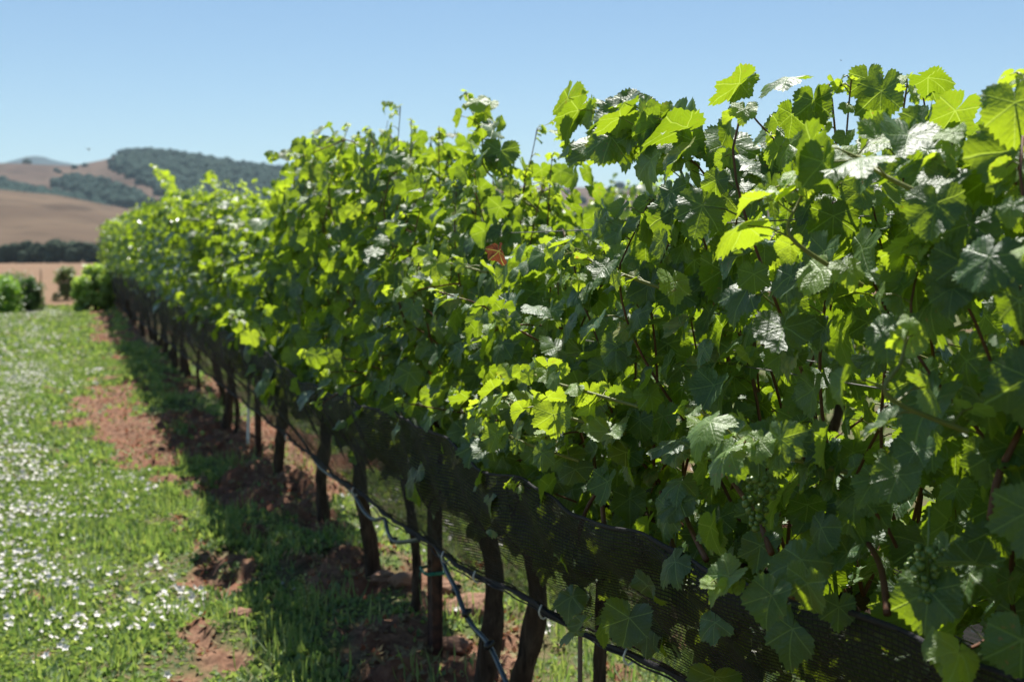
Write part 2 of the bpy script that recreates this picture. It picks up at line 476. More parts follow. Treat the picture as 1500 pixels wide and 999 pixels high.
def woods(name, hilldef, polys, n, size, mat, seed):
    r = np.random.default_rng(seed)
    px = r.uniform(-400, 1100, 400000); rho = r.uniform(0.02, 0.72, 400000)
    P = hill_pos(px, rho, *hilldef)
    u, v = proj(P)
    u = u + r.normal(0, 5, len(u)); v = v + r.normal(0, 1.2, len(v))
    ok = np.zeros(len(u), bool)
    for poly in polys: ok |= inpoly(u, v, poly)
    # the poly test is made on the hill; back slopes hidden from the photo get their share too
    lone = P[(u > -350) & (rho < 0.5) & (rho > 0.1) & (r.uniform(0, 1, len(u)) < 0.00025)]
    P = np.concatenate([P[ok][:n], lone])
    return lumps(name, P, size, mat, seed=seed)

MW = simple('oak_woods', (0.020, 0.046, 0.034), 0.9, 0.1, 0.5, 0.05, 0)
o = woods('ridge_woods', H_MAIN, [[(168, 247), (185, 228), (225, 226), (320, 240), (400, 252), (470, 256), (700, 268), (700, 300), (300, 300), (240, 285), (200, 262)],
                                  [(92, 268), (110, 263), (140, 268), (200, 282), (222, 300), (205, 303), (150, 298), (100, 278)]], 9000, 8.5, MW, 4)
tag(o, 'dark oak woods covering the crest and gullies of the ridge', 'woods', kind='stuff')
o = woods('hillside_trees', H_MAIN, [[(-300, 268), (0, 274), (30, 276), (60, 284), (100, 291), (150, 303), (150, 318), (60, 306), (0, 294), (-300, 288)]], 3000, 8, MW, 8)
tag(o, 'dark band of trees along the fold between the two dry hills', 'woods', kind='stuff')

MT = simple('tree_belt_green', (0.028, 0.045, 0.026), 0.9, 0.1, 0.5, 0.3, 0)
r_ = np.random.default_rng(3)
n = 1500
pxs = r_.uniform(-900, 420, n)
dd = r_.uniform(590, 625, n)
dr = ray(pxs, np.full(n, 365.0)); dr = dr[:, :2] / (dr[:, :2] @ np.array([_sa, _ca]))[:, None]
xy = CAM[:2] + dr * dd[:, None]
hz = r_.uniform(0, 1, n) ** 0.8 * (5.6 + 3.0 * vnoise(pxs / 22, pxs * 0, 5))
o = lumps('tree_belt', np.column_stack([xy, -5.3 + hz]), 2.3, MT, 1.0, 6)
tag(o, 'long dark tree belt between the brown field and the dry hill', 'tree belt', kind='stuff')

# ------------------------------------------------------------------ leaf templates
LOBE_A = np.radians([0, 12, 28, 42, 54, 66, 82, 98, 112, 130, 148, 164, 174, 180])
LOBE_R = np.array([1.0, 0.93, 0.80, 0.86, 0.92, 0.86, 0.74, 0.76, 0.79, 0.72, 0.66, 0.60, 0.42, 0.10])
def leaf_template(na, rings, teeth, seed):
    r = np.random.default_rng(seed)
    th = (np.arange(na) + 0.5) / na * 2 * np.pi - np.pi          # -pi..pi, 0 = tip
    deep = r.uniform(0.35, 1.6)
    base = np.interp(np.abs(th), LOBE_A, LOBE_R)
    sm = np.interp(np.abs(th), np.radians([0, 60, 115, 150, 172, 180]), [0.96, 0.90, 0.78, 0.68, 0.45, 0.1])
    Ro = sm + (base - sm) * deep
    Ro *= 1 + 0.04 * np.sin(th * 3 + r.uniform(0, 6)) + 0.03 * np.sin(th * 7 + r.uniform(0, 6))
    V = [[0, 0, 0]]; 
    for k, f in enumerate(rings):
        rr = Ro * f
        if k == len(rings) - 1 and teeth:
            zig = np.where(np.arange(na) % 2 == 0, 1.0, -1.0) * r.uniform(0.5, 1.4, na)
            rr = rr * (1 + 0.050 * zig)
        V += [[a * math.sin(t), a * math.cos(t), 0] for a, t in zip(rr, th)]
    L = []; T = []
    for i in range(na - 1):
        L += [0, 1 + i + 1, 1 + i]; T.append(3)
    for k in range(len(rings) - 1):
        a = 1 + k * na; b = a + na
        for i in range(na - 1):
            L += [a + i, a + i + 1, b + i + 1, b + i]; T.append(4)
    return np.array(V, float), np.array(L), np.array(T)
HI = [leaf_template(66, (0.34, 0.68, 0.90, 1.0), True, s) for s in range(10)]
MID = [leaf_template(28, (0.5, 1.0), True, s + 20) for s in range(4)]
LOW = [leaf_template(11, (1.0,), False, s + 40) for s in range(3)]
VLO = [(np.array([[0, -.6, 0], [0.75, -0.1, 0], [0.45, 0.7, 0], [0, 1, 0.0], [-0.45, 0.7, 0], [-0.75, -0.1, 0]], float), np.array([0, 1, 2, 3, 0, 3, 4, 5]), np.array([4, 4]))]

def nrm(v): return v / (np.linalg.norm(v, axis=-1, keepdims=True) + 1e-9)

class Leaves:
    """list of leaves: position of the petiole joint, tip direction, upper-face normal, size, tone"""
    def __init__(s): s.P = []; s.D = []; s.N = []; s.S = []; s.T = []
    def add(s, P, D, N, S, T): s.P.append(P); s.D.append(D); s.N.append(N); s.S.append(S); s.T.append(T)
    def build(s, name, mat, parent, lod, seed, curl=1.0, stalks=None):
        r = np.random.default_rng(seed)
        P = np.concatenate(s.P); D = nrm(np.concatenate(s.D)); N = np.concatenate(s.N); S = np.concatenate(s.S); T = np.concatenate(s.T)
        N = nrm(N - D * (N * D).sum(-1, keepdims=True)); X = np.cross(D, N)
        n = len(P); which = r.integers(0, len(lod), n)
        mb = []; off = 0; VV = []; LL = []; TT = []; UU = []; TO = []; RN = []
        for k, (tv, tl, tt) in enumerate(lod):
            idx = np.nonzero(which == k)[0]
            if not len(idx): continue
            m = len(idx)
            x = np.broadcast_to(tv[:, 0], (m, len(tv))).copy(); y = np.broadcast_to(tv[:, 1], (m, len(tv))).copy()
            rr2 = x * x + y * y; th = np.arctan2(x, y)
            f = lambda a, b: r.uniform(a, b, m)[:, None] * curl * 1.3
            ph = r.uniform(0, 6.28, m)[:, None]; ph2 = r.uniform(0, 6.28, m)[:, None]
            z = f(-0.30, 0.42) * np.abs(x) ** 1.4 + f(-0.50, 0.05) * np.where(y > 0, y * y, 0) + f(0.02, 0.13) * np.sin(th * 3 + ph) * rr2 + f(0.01, 0.07) * np.sin(th * 7 + ph2) * rr2 ** 1.5
            z += 0.04 * np.sin(x * 9 + ph) * np.sin(y * 8 + ph2) * curl
            x = x * r.uniform(0.92, 1.12, m)[:, None]
            sc = S[idx][:, None, None]
            W = P[idx][:, None] + sc * (x[..., None] * X[idx][:, None] + y[..., None] * D[idx][:, None] + z[..., None] * N[idx][:, None])
            VV.append(W.reshape(-1, 3)); UU.append(np.tile(tv[:, :2] * 0.5 + 0.5, (m, 1)))
            LL.append((tl[None] + (np.arange(m) * len(tv))[:, None]).ravel() + off); TT.append(np.tile(tt, m)); off += m * len(tv)
            TO.append(np.repeat(T[idx], len(tv))); RN.append(np.repeat(r.uniform(0, 1, m), len(tv)))
        nleaf = sum(len(t) for t in TT)
        if stalks is not None and stalks.n:
            VV.append(np.concatenate(stalks.V)); LL.append(np.concatenate(stalks.L) + off); TT.append(np.concatenate(stalks.T))
            UU.append(np.zeros((stalks.n, 2))); TO.append(np.zeros(stalks.n)); RN.append(np.zeros(stalks.n))
        o = mesh(name, np.concatenate(VV), np.concatenate(LL), np.concatenate(TT), mat, parent, True,
                    np.concatenate(UU), {'tone': np.concatenate(TO), 'rnd': np.concatenate(RN)})
        if stalks is not None and stalks.n:
            o.data.materials.append(M['green_cane'])
            mi = np.zeros(len(o.data.polygons), np.int32); mi[nleaf:] = 1
            o.data.polygons.foreach_set('material_index', mi)
        return o

# ------------------------------------------------------------------ the shape of the netted row
TOP_PX = [(110, 352), (150, 328), (200, 303), (240, 288), (300, 268), (350, 268), (400, 290), (440, 292), (462, 225), (500, 176), (560, 164), (600, 158), (640, 168), (662, 225), (685, 200), (720, 185), (750, 200),
          (770, 275), (800, 302), (850, 304), (900, 300), (950, 302), (1005, 292), (1045, 225), (1100, 180), (1150, 115), (1200, 60), (1250, 22), (1350, 14), (1430, 45), (1500, 62), (1700, 40)]
_ty = []; _tz = []
for a, b in TOP_PX:
    pt = at_x(float(a), float(b), -0.03); _ty.append(pt[1]); _tz.append(pt[2])
_ty = np.array(_ty[::-1]); _tz = np.array(_tz[::-1])
def zcap(x, y, top, x0=0.0):
    """rounded shoulders of the leaf wall"""
    return 1.57 + (top - 1.57) * np.clip((x - x0 + 1.28) / 1.25, 0.5, 1.12)
def top_z(y):
    y = np.asarray(y, float)
    return np.interp(y, _ty, _tz) + 0.16 * (fbm(y * 0.9, y * 0 + 3, 3, 61) - 0.5) * sstep(5, 8, y)

BOT_PX = [(160, 440), (230, 488), (300, 545), (400, 622), (500, 702), (620, 792), (700, 842), (780, 884), (900, 946), (1000, 1000), (1120, 1075)]
NTOP_PX = [(200, 412), (300, 468), (400, 528), (500, 575), (620, 628), (700, 680), (790, 735), (870, 770), (960, 790), (1040, 826), (1200, 884), (1330, 925), (1450, 955)]
XB, XT = -0.10, -0.29
bb = np.array([at_x(float(a), float(b), XB) for a, b in BOT_PX])[::-1]
tt_ = np.array([at_x(float(a), float(b), XT) for a, b in NTOP_PX])[::-1]
def net_bot(y): return np.interp(y, bb[:, 1], bb[:, 2])
def net_top(y): return np.interp(y, tt_[:, 1], tt_[:, 2])
print('top', [(round(float(a), 2), round(float(b), 2)) for a, b in zip(_ty, _tz)])
print('nettop', tt_.round(2).tolist()); print('netbot', bb.round(2).tolist())
ROW_END = 43.0

def shoot_leaves(LV, path, r, size, tone0=0.0, tip=0.8, side=0, step=0.055, start=0.1, droop=None, pet=None):
    """hang leaves alternately along a cane; returns petiole polylines"""
    seg = np.linalg.norm(np.diff(path, axis=0), axis=1); L = np.concatenate([[0], np.cumsum(seg)])
    tot = L[-1]; ss = np.arange(start, tot, step); ss = np.concatenate([ss + r.uniform(-0.012, 0.012, len(ss)), [tot - 0.022, tot - 0.012, tot - 0.004, tot]])
    if len(ss) == 0: return []
    P = np.stack([np.interp(ss, L, path[:, k]) for k in range(3)], -1)
    u = ss / tot
    n = len(ss)
    alt = np.where(np.arange(n) % 2 == 0, 1.0, -1.0)
    a = r.normal(0, 0.85, n)
    # outward bearing: mostly to the side of the hedge the cane lies on
    sg = side if side else 0
    o = np.stack([np.cos(a) * (sg if sg else 1) * (1 if sg else alt), np.sin(a) + alt * 0.45, r.normal(0.1, 0.25, n)], -1); o = nrm(o)
    youth = np.clip((u - 0.72) / 0.28, 0, 1)
    S = size * (1 - 0.68 * youth) * r.uniform(0.5, 1.22, n)
    pl = S * r.uniform(0.7, 1.5, n)
    J = P + o * pl[:, None] + np.array([0, 0, 0.25]) * pl[:, None]
    tau = np.radians(r.normal(58, 24, n) - 28 * youth if droop is None else r.normal(droop, 22, n))
    if droop is None: tau = np.where(r.uniform(0, 1, n) < 0.24, np.radians(r.normal(26, 14, n)), tau)
    oh = nrm(o * np.array([1, 1, 0]) + r.normal(0, 0.28, (n, 3)) * np.array([1, 1, 0]))
    D = oh * np.cos(tau)[:, None] + np.array([0, 0, -1.0]) * np.sin(tau)[:, None]
    N = oh * np.sin(tau)[:, None] + np.array([0, 0, 1.0]) * np.cos(tau)[:, None] + r.normal(0, 0.30, (n, 3))
    T = np.clip(tone0 + tip * youth + r.normal(0, 0.10, n), 0, 1)
    LV.add(J, D, N, S, T)
    return [np.array([P[k], (P[k] + J[k]) / 2 + [0, 0, 0.006], J[k]]) for k in range(n)]

def grow(p0, d0, length, r, wander=0.10, grav=-0.25, step=0.04):
    pts = [np.array(p0, float)]; d = nrm(np.array(d0, float)); k = int(length / step)
    for i in range(max(k, 2)):
        d = nrm(d + r.normal(0, wander, 3) + np.array([0, 0, grav]) * step * (i / max(k, 1)) * 4)
        pts.append(pts[-1] + d * step)
    return np.array(pts)

def vine(y0, ya, yb, lod, seed, label, group, x0=0.0, topf=None, girth=0.034, slim=False, density=1.0, netted=True, parts=True):
    """one grapevine: trunk, cordon, canes, leaves; its leaf wall spans ya..yb along the row"""
    r = np.random.default_rng(seed)
    topf = topf or top_z
    szf = 0.79 if lod is HI else 0.95
    density = density * (1.38 if lod is HI else 1.05)
    root = empty('grapevine', (x0 + r.normal(0, 0.03), y0, float(ground_z(x0, y0))))
    tag(root, label, 'grapevine', group)
    bx, by, bz = root.location
    # trunk with a lean and a kink
    lean = r.normal(0, 0.04, 2) * (1 if y0 > 3 else 0.5)
    pts = [(bx, by, bz - 0.08), (bx + lean[0] * 0.2, by + lean[1] * 0.3, 0.22), (bx + lean[0] + r.normal(0, .02), by + lean[1], 0.5), (x0 + lean[0] * 0.5, by + lean[1] + r.normal(0, .03), 0.76), (x0, by, 0.93)]
    m = MB(); n = 34
    rad = girth * (1.25 - 0.45 * np.linspace(0, 1, n)); rad[:4] *= np.array([1.5, 1.35, 1.2, 1.08]); rad[-5:] *= np.array([1, 1.08, 1.2, 1.25, 1.1])
    rad *= 1 + 0.22 * (vnoise(np.arange(n) * 0.55, np.zeros(n), seed) - 0.5)
    sp_ = smooth_path(pts, n); sp_[:, 0] += 0.018 * np.sin(np.linspace(0, 9, n) + seed); sp_[:, 1] += 0.018 * np.sin(np.linspace(0, 7, n) + 2 * seed)
    m.tube(sp_, rad, 16, lump=0.45, seed=seed % 97)
    m.build('trunk', M['bark'], root)
    # cordon arms
    m = MB()
    for yy in (ya, yb):
        c = smooth_path([(x0, by, 0.90), (x0 + r.normal(0, .02), by + (yy - by) * 0.35, 0.95), (x0 + r.normal(0, .02), by + (yy - by) * 0.7, 0.955), (x0, by + (yy - by) * 0.97, 0.95)], 16)
        m.tube(c, np.linspace(0.022, 0.012, 16) * (0.7 if slim else 1), 9, lump=0.3, seed=seed % 89 + 1)
    m.build('cordon', M['bark'], root)
    LV = Leaves(); canes = MB(); pets = MB()
    span = yb - ya
    hi = lod is HI
    ns = max(2, int(round(span * 17 * density)))
    for k in range(ns):
        ys = ya + span * (k + r.uniform(0, 1)) / ns
        lat = float(np.clip(r.normal(0, 0.20), -0.32, 0.32))
        if r.uniform() < 0.25: lat = -abs(lat)
        tz = float(topf(ys)) * 1.0 - 0.05
        over = r.uniform(-0.22, 0.10)
        Ls = tz - 0.97 + over
        npt = 22
        u = np.linspace(0, 1, npt)
        x = x0 + lat * u ** 0.65 * (1 - 0.35 * np.clip(u - 0.75, 0, 1) * 4 * (1 if abs(lat) > .2 else 0)) + 0.025 * np.sin(u * r.uniform(4, 9) + r.uniform(0, 6))
        drift = r.normal(0, 0.16)
        y = ys + drift * u + 0.03 * np.sin(u * r.uniform(4, 8) + r.uniform(0, 6))
        z = 0.96 + Ls * u
        mx = zcap(x, y, topf(y), x0) - (0.045 if y0 > 4 else 0.085) + (0.12 if r.uniform() < 0.14 and y0 > 3 else 0)
        z = np.minimum(z, mx) - np.clip(z - mx, 0, 1) * 0.6
        path = np.stack([x, y, z], -1)
        if parts: canes.tube(path[::2] if not hi else path, np.linspace(0.0042, 0.0014, len(path[::2] if not hi else path)), 5 if hi else 3, cap=False)
        sd = 1 if lat > 0.05 else (-1 if lat < -0.05 else 0)
        pp = shoot_leaves(LV, path, r, 0.062 * szf, 0.0, 0.75, sd, 0.052 if hi else 0.058, 0.04)
        if hi:
            for a in pp[::1]: pets.tube(a, [0.0016, 0.0013, 0.0011], 4, cap=False)
    # side shoots that break out of the leaf wall, camera side and far side
    for k in range(int(span * 9 * density)):
        ys = r.uniform(ya, yb); sd = -1 if r.uniform() < 0.62 else 1
        tz = float(topf(ys)); z0 = r.uniform(0.98, max(tz - 0.08, 1.0))
        L0 = r.uniform(0.12, 0.30)
        path = grow((x0 + sd * r.uniform(0.12, 0.24), ys, z0), (sd * 0.9, r.normal(0, 0.5), r.uniform(-0.2, 0.8)), L0, r, 0.12, -0.8)
        if netted: path[:, 2] = np.minimum(path[:, 2], zcap(path[:, 0], path[:, 1], topf(path[:, 1]), x0) - 0.03)
        if parts and hi: canes.tube(path, np.linspace(0.0028, 0.0016, len(path)), 5, cap=False)
        pp = shoot_leaves(LV, path, r, 0.052 * szf, 0.08, 0.85, sd, 0.036, 0.03)
        if hi:
            for a in pp: pets.tube(a, [0.0014, 0.0011, 0.0010], 4, cap=False)
    # older leaves filling the wall and hanging over the net
    nf = int(span * 330 * density)
    ys = r.uniform(ya, yb, nf); tz = topf(ys); u = r.uniform(0, 1, nf) ** 0.9
    zl = net_top(ys) + r.uniform(-0.24, 0.08, nf) * (0.4 + 1.2 * vnoise(ys * 1.6, ys * 0, 19)) if netted else 0.92 + 0 * ys
    z = zl + (tz - 0.10 - zl) * u
    sd = np.where(r.uniform(0, 1, nf) < 0.6, -1.0, 1.0)
    wdt = (0.275 - 0.09 * u ** 2) * (0.75 + 0.5 * vnoise(ys * 3.1 + 7, z * 3.5, 77))
    x = x0 + sd * wdt * r.uniform(0.25, 1.15, nf); z = np.minimum(z, zcap(x, ys, tz, x0) - 0.03)
    a = r.normal(0, 0.6, nf)
    oh = np.stack([sd * np.cos(a), np.sin(a), 0 * a], -1); tau = np.radians(np.where(r.uniform(0, 1, nf) < 0.22, r.normal(30, 14, nf), r.normal(66, 18, nf)))
    D = oh * np.cos(tau)[:, None] + np.array([0, 0, -1.0]) * np.sin(tau)[:, None]
    N = oh * np.sin(tau)[:, None] + np.array([0, 0, 1.0]) * np.cos(tau)[:, None] + r.normal(0, 0.25, (nf, 3))
    LV.add(np.stack([x, ys, z], -1), D, N, r.uniform(0.043, 0.076, nf) * szf, np.clip(r.normal(0.02, 0.08, nf), 0, 1))
    # leaves of the fruit zone, mostly inside the net
    nz_ = int(span * 130 * density)
    ys = r.uniform(ya, yb, nz_); z = r.uniform(0.70, 0.98, nz_)
    if netted: z = np.maximum(z, net_bot(ys) + 0.10)
    sd = np.where(r.uniform(0, 1, nz_) < 0.5, -1.0, 1.0); a = r.normal(0, 0.9, nz_)
    oh = np.stack([sd * np.cos(a), np.sin(a), 0 * a], -1); tau = np.radians(r.normal(75, 14, nz_))
    D = oh * np.cos(tau)[:, None] + np.array([0, 0, -1.0]) * np.sin(tau)[:, None]
    N = oh * np.sin(tau)[:, None] + np.array([0, 0, 1.0]) * np.cos(tau)[:, None] + r.normal(0, 0.3, (nz_, 3))
    LV.add(np.stack([x0 + sd * r.uniform(0.02, 0.17, nz_), ys, z], -1), D, N, r.uniform(0.035, 0.066, nz_) * szf, np.clip(r.normal(0.05, 0.1, nz_), 0, 1))
    return root, LV, canes, pets, r

def finish_vine(root, LV, canes, pets, lod, seed):
    if canes.n: canes.build('canes', M['cane'], root)
    far = lod is LOW or lod is VLO
    LV.build('foliage', M['leaf_far' if far else 'leaf'], root, lod, seed, stalks=pets)

def grape_cluster(parent, P, n, r, size=0.0062, length=0.075):
    V, F = ico(1)
    m = MB()
    Q = []
    while len(Q) < n:
        u = r.uniform(0, 1); rad = 0.028 * (1 - 0.7 * u) + 0.003
        a = r.uniform(0, 6.28); rr = rad * math.sqrt(r.uniform(0.1, 1))
        c = np.array([rr * math.cos(a), rr * math.sin(a), -u * length])
        if all(np.linalg.norm(c - b) > size * 1.35 for b in Q) or r.uniform() < 0.02: Q.append(c)
    for c in Q:
        m.add(V * size * r.uniform(0.65, 1.2) + c + P, F.ravel(), [3] * len(F))
    m.tube([P + np.array([0, 0, 0.05]), P, P + np.array([0, 0, -length * 0.8])], 0.0016, 5)
    return m.build('grape_cluster', M['grape'], parent)

# trunks read off the photograph (pixel columns), then regular spacing to both ends
ORD = [
 (-0.45, None, False, 'grapevine nearest the camera, its leaf wall running out past the right edge of the photo'),
 (0.62, None, False, 'grapevine with large soft-focus leaves at the right edge of the photo, rooted out of view'),
 (1.62, None, False, 'grapevine with green grape clusters among broad dark leaves at lower right'),
 (None, 892, True, 'slim grapevine beside a thin stake, its trunk behind the bright sagging net bottom'),
 (None, 757, False, 'thick gnarled grapevine trunk just right of the foot of the blue drip hose'),
 (None, 709, False, 'straight grapevine trunk crossed by the blue drip hose, right of the rusty post'),
 (None, 592, True, 'slim leaning grapevine trunk just left of the rusty post with the green tie'),
 (None, 537, False, 'thick grapevine with pale trunk tie, second left of the green-tied post'),
 (None, 506, True, 'slim curved grapevine against sunlit weeds, third left of the green-tied post'),
 (None, 462, False, 'broad grapevine trunk rising from shaded weeds, fourth left of the green-tied post'),
 (None, 406, False, 'dark grapevine trunk just right of the post with the white riser pipe'),
 (None, 346, True, 'slim blurred grapevine trunk just left of the post with the white riser pipe'),
 (None, 334, False, 'blurred grapevine, second left of the white riser post'),
 (None, 312, False, 'thick blurred grapevine by bare soil, third left of the white riser post'),
 (None, 290, True, 'blurred grapevine trunk fourth left of the white riser post, beside a pale gap'),
 (None, 268, False, 'blurred grapevine, fifth left of the white riser post, beyond the bare soil'),
]
vines = []
for yv, pxv, slim, lab in ORD:
    vines.append([yv if yv is not None else y_of(pxv), slim, lab, 'grapevines of the netted row'])
yy = vines[-1][0] + 1.05
far_r = np.random.default_rng(5)
while yy < ROW_END:
    if yy < 26: lab = 'small blurred grapevine in the far third of the netted row, before its end'
    else: lab = 'tiny blurred grapevine at the far end of the netted row'
    vines.append([yy, False, lab, 'distant grapevines of the netted row'])
    yy += 1.05 + far_r.normal(0, 0.07)
ys_all = [v[0] for v in vines]
print('vines', len(vines), [round(v, 2) for v in ys_all])
ROOTS = {}
for i, (y0, slim, lab, grp) in enumerate(vines):
    ya = (ys_all[i - 1] + y0) / 2 if i else y0 - 0.5
    yb = (ys_all[i + 1] + y0) / 2 if i < len(vines) - 1 else y0 + 0.5
    lod = HI if y0 < 5.0 else (MID if y0 < 11 else LOW)
    out = vine(y0, ya, yb, lod, 100 + i, lab, grp, girth=0.017 if slim else 0.031, slim=slim,
               density=1.0 if y0 < 11 else (0.85 if y0 < 22 else 0.6))
    ROOTS[i] = (out, lod)
print('leaves', [sum(len(a) for a in v[0][1].P) for v in ROOTS.values()][:12])

def vine_at(y): return min(ROOTS, key=lambda k: abs(ys_all[k] - y))

# named long shoots of the photograph, each grown on the vine below it: (pixel path, plane x, leaf size)
SHOOTS = [
 ([(1120, 330), (1085, 250), (1030, 205), (960, 180), (900, 170), (850, 180), (828, 200)], -0.16, 0.078, 0.05),
 ([(1100, 300), (1040, 235), (990, 215), (930, 215), (880, 225), (850, 235), (838, 225)], -0.20, 0.072, 0.05),
 ([(1010, 330), (1000, 260), (1015, 215), (1000, 190), (965, 178)], -0.12, 0.070, 0.2),
 ([(720, 300), (712, 250), (706, 200), (690, 160), (684, 138)], -0.10, 0.050, 0.35),
 ([(735, 310), (738, 260), (728, 215), (716, 170), (712, 148)], -0.06, 0.066, 0.15),
 ([(500, 320), (488, 270), (482, 230), (476, 205)], -0.12, 0.058, 0.6),
 ([(530, 300), (520, 250), (516, 215)], -0.05, 0.055, 0.5),
 ([(285, 310), (258, 285), (242, 265), (224, 243)], -0.1, 0.062, 0.6),
 ([(325, 300), (318, 270), (312, 253)], -0.05, 0.06, 0.5),
 ([(1480, 260), (1492, 200), (1498, 150), (1500, 112)], -0.20, 0.07, 0.2),
 ([(1150, 420), (1160, 350), (1168, 300), (1190, 270)], -0.40, 0.056, 0.5),
 ([(1330, 330), (1300, 260), (1260, 230), (1220, 235)], -0.34, 0.058, 0.1),
 ([(830, 640), (790, 600), (740, 590), (700, 600)], -0.42, 0.046, 0.45),
 ([(850, 600), (810, 560), (770, 545), (735, 555)], -0.40, 0.044, 0.5),
 ([(770, 680), (745, 640), (715, 625), (690, 640)], -0.40, 0.046, 0.35),
 ([(650, 400), (625, 380), (610, 400)], -0.36, 0.05, 0.4),
 ([(1130, 700), (1085, 650), (1040, 610), (1010, 600)], -0.40, 0.048, 0.3),
 ([(1290, 640), (1300, 580), (1320, 530), (1330, 480)], -0.42, 0.052, 0.25),
 ([(900, 430), (880, 390), (850, 370), (820, 375)], -0.36, 0.05, 0.3),
 ([(355, 500), (345, 475), (338, 460)], -0.45, 0.055, 0.5),
]
for si, (pp, xpl, sz, t0) in enumerate(SHOOTS):
    pth = np.array([at_x(float(a), float(b), xpl + 0.02 * k) for k, (a, b) in enumerate(pp)])
    pth[0, 0] += 0.12
    i = vine_at(pth[0, 1])
    (root, LV, canes, pets, r), lod = ROOTS[i]
    path = smooth_path(pth, 18)
    Ln = np.linalg.norm(np.diff(path, axis=0), axis=1).sum()
    pets.tube(path, np.linspace(0.0036, 0.0015, 18), 6, cap=False)
    st = 0.036 if pth[0, 1] < 6 else 0.06
    for a in shoot_leaves(LV, path, r, sz * (0.84 if pth[0, 1] < 5 else 1.0), t0, 0.5, 0 if si % 2 else -1, st, 0.02): pets.tube(a, [0.0016, 0.0013, 0.0011], 4, cap=False)

# hanging lower canes with brown wood, visible between leaves and the net
for pp in ([(885, 770), (880, 720), (872, 690), (868, 640)], [(990, 815), (975, 760), (968, 720)], [(1035, 820), (1010, 770), (1000, 740)], [(1130, 810), (1110, 760), (1080, 715), (1060, 690)],
           [(1452, 760), (1462, 700), (1490, 640), (1510, 600)], [(1300, 900), (1290, 830), (1262, 780)], [(1400, 900), (1390, 850), (1378, 810)], [(850, 775), (862, 740), (890, 700)]):
    pth = np.array([at_x(float(a), float(b), -0.27 + 0.03 * k) for k, (a, b) in enumerate(pp)])
    (root, LV, canes, pets, r), lod = ROOTS[vine_at(pth[0, 1])]
    canes.tube(smooth_path(pth, 12), np.linspace(0.0055, 0.0035, 12), 7)

for i, (out, lod) in ROOTS.items():
    finish_vine(*out[:4], lod, 900 + i)

# grape clusters hanging in the fruit zone
for (a, b, xpl, n) in [(1360, 800, -0.30, 46), (1112, 700, -0.33, 40), (990, 800, -0.20, 40), (1010, 835, -0.14, 34), (1075, 880, -0.12, 36), (940, 775, -0.16, 40), (1215, 900, -0.16, 30), (868, 790, -0.10, 36)]:
    P = at_x(float(a), float(b), xpl); i = vine_at(P[1])
    grape_cluster(ROOTS[i][0][0], P, n, np.random.default_rng(a))

# the one withered leaf
P = at_x(731.0, 368.0, -0.40); i = vine_at(P[1])
LV = Leaves(); LV.add(P[None], np.array([[0.1, -0.1, -1.0]]), np.array([[-1.0, -0.6, 0.1]]), np.array([0.031]), np.array([0.3]))
o = LV.build('withered_leaf', M['dead_leaf'], ROOTS[i][0][0], HI[:1], 3, curl=2.2); o['label'] = 'curled red-brown withered leaf'

# ------------------------------------------------------------------ the next row behind
def top2(y): return 1.93 + 0.16 * vnoise(np.asarray(y) * 0.9, np.asarray(y) * 0, 12)
for k in range(15):
    y0 = 3.2 + k * 1.15
    out = vine(y0, y0 - 0.57, y0 + 0.58, LOW, 400 + k, 'blurred grapevine of the next row, showing above the dip in the netted row', 'grapevines of the next row behind', x0=2.45, topf=top2, density=0.8, netted=False)
    finish_vine(*out[:4], LOW, 1300 + k)

# ------------------------------------------------------------------ bird net along the fruit zone
net_root = empty('fruit_net', (0, 0, 0.5))
tag(net_root, 'fine dark bird netting wrapped along the fruit zone of the front vine row', 'net')
def net_sheet(side, ys, nv=26):
    yg, vg = np.meshgrid(ys, np.linspace(0, 1, nv))
    zt = net_top(yg) + 0.10 * (fbm(yg * 1.7, yg * 0 + 2, 3, 17) - 0.5) + 0.010 * np.sin(yg * 9.7 + 1); zb = net_bot(yg) + 0.008 * np.sin(yg * 6.3)
    bulge = np.sin(np.pi * vg ** 0.8)
    xo = XT * (1 - vg) + XB * vg - 0.035 * bulge - 0.06 * (fbm(yg * 2.2, vg * 2 + 5, 3, 41) - 0.5) * 2 * bulge - 0.016 * np.sin(yg * 17 + vg * 6 + 9 * fbm(yg * 0.8, vg, 2, 3)) * bulge * (0.4 + fbm(yg * 1.5, vg * 2, 2, 13))
    if side > 0: xo = -xo * 0.95; zb = zb + 0.03; zt = zt - 0.03
    z = zt * (1 - vg) + zb * vg
    V = np.stack([xo, yg, z], -1).reshape(-1, 3)
    n = len(ys); i = (np.arange(nv - 1)[:, None] * n + np.arange(n - 1)[None]).ravel()
    L = np.stack([i, i + 1, i + n + 1, i + n], -1).ravel()
    uv = np.stack([yg, vg * 0.42], -1).reshape(-1, 2)
    return V, L, np.full((nv - 1) * (n - 1), 4), uv
ys = np.concatenate([np.arange(-0.9, 8, 0.03), np.arange(8, ROW_END - 1, 0.12)])
for sd in (-1, 1):
    V, L, T, uv = net_sheet(sd, ys)
    mesh('net_panel', V, L, T, M['net'], net_root, True, uv)
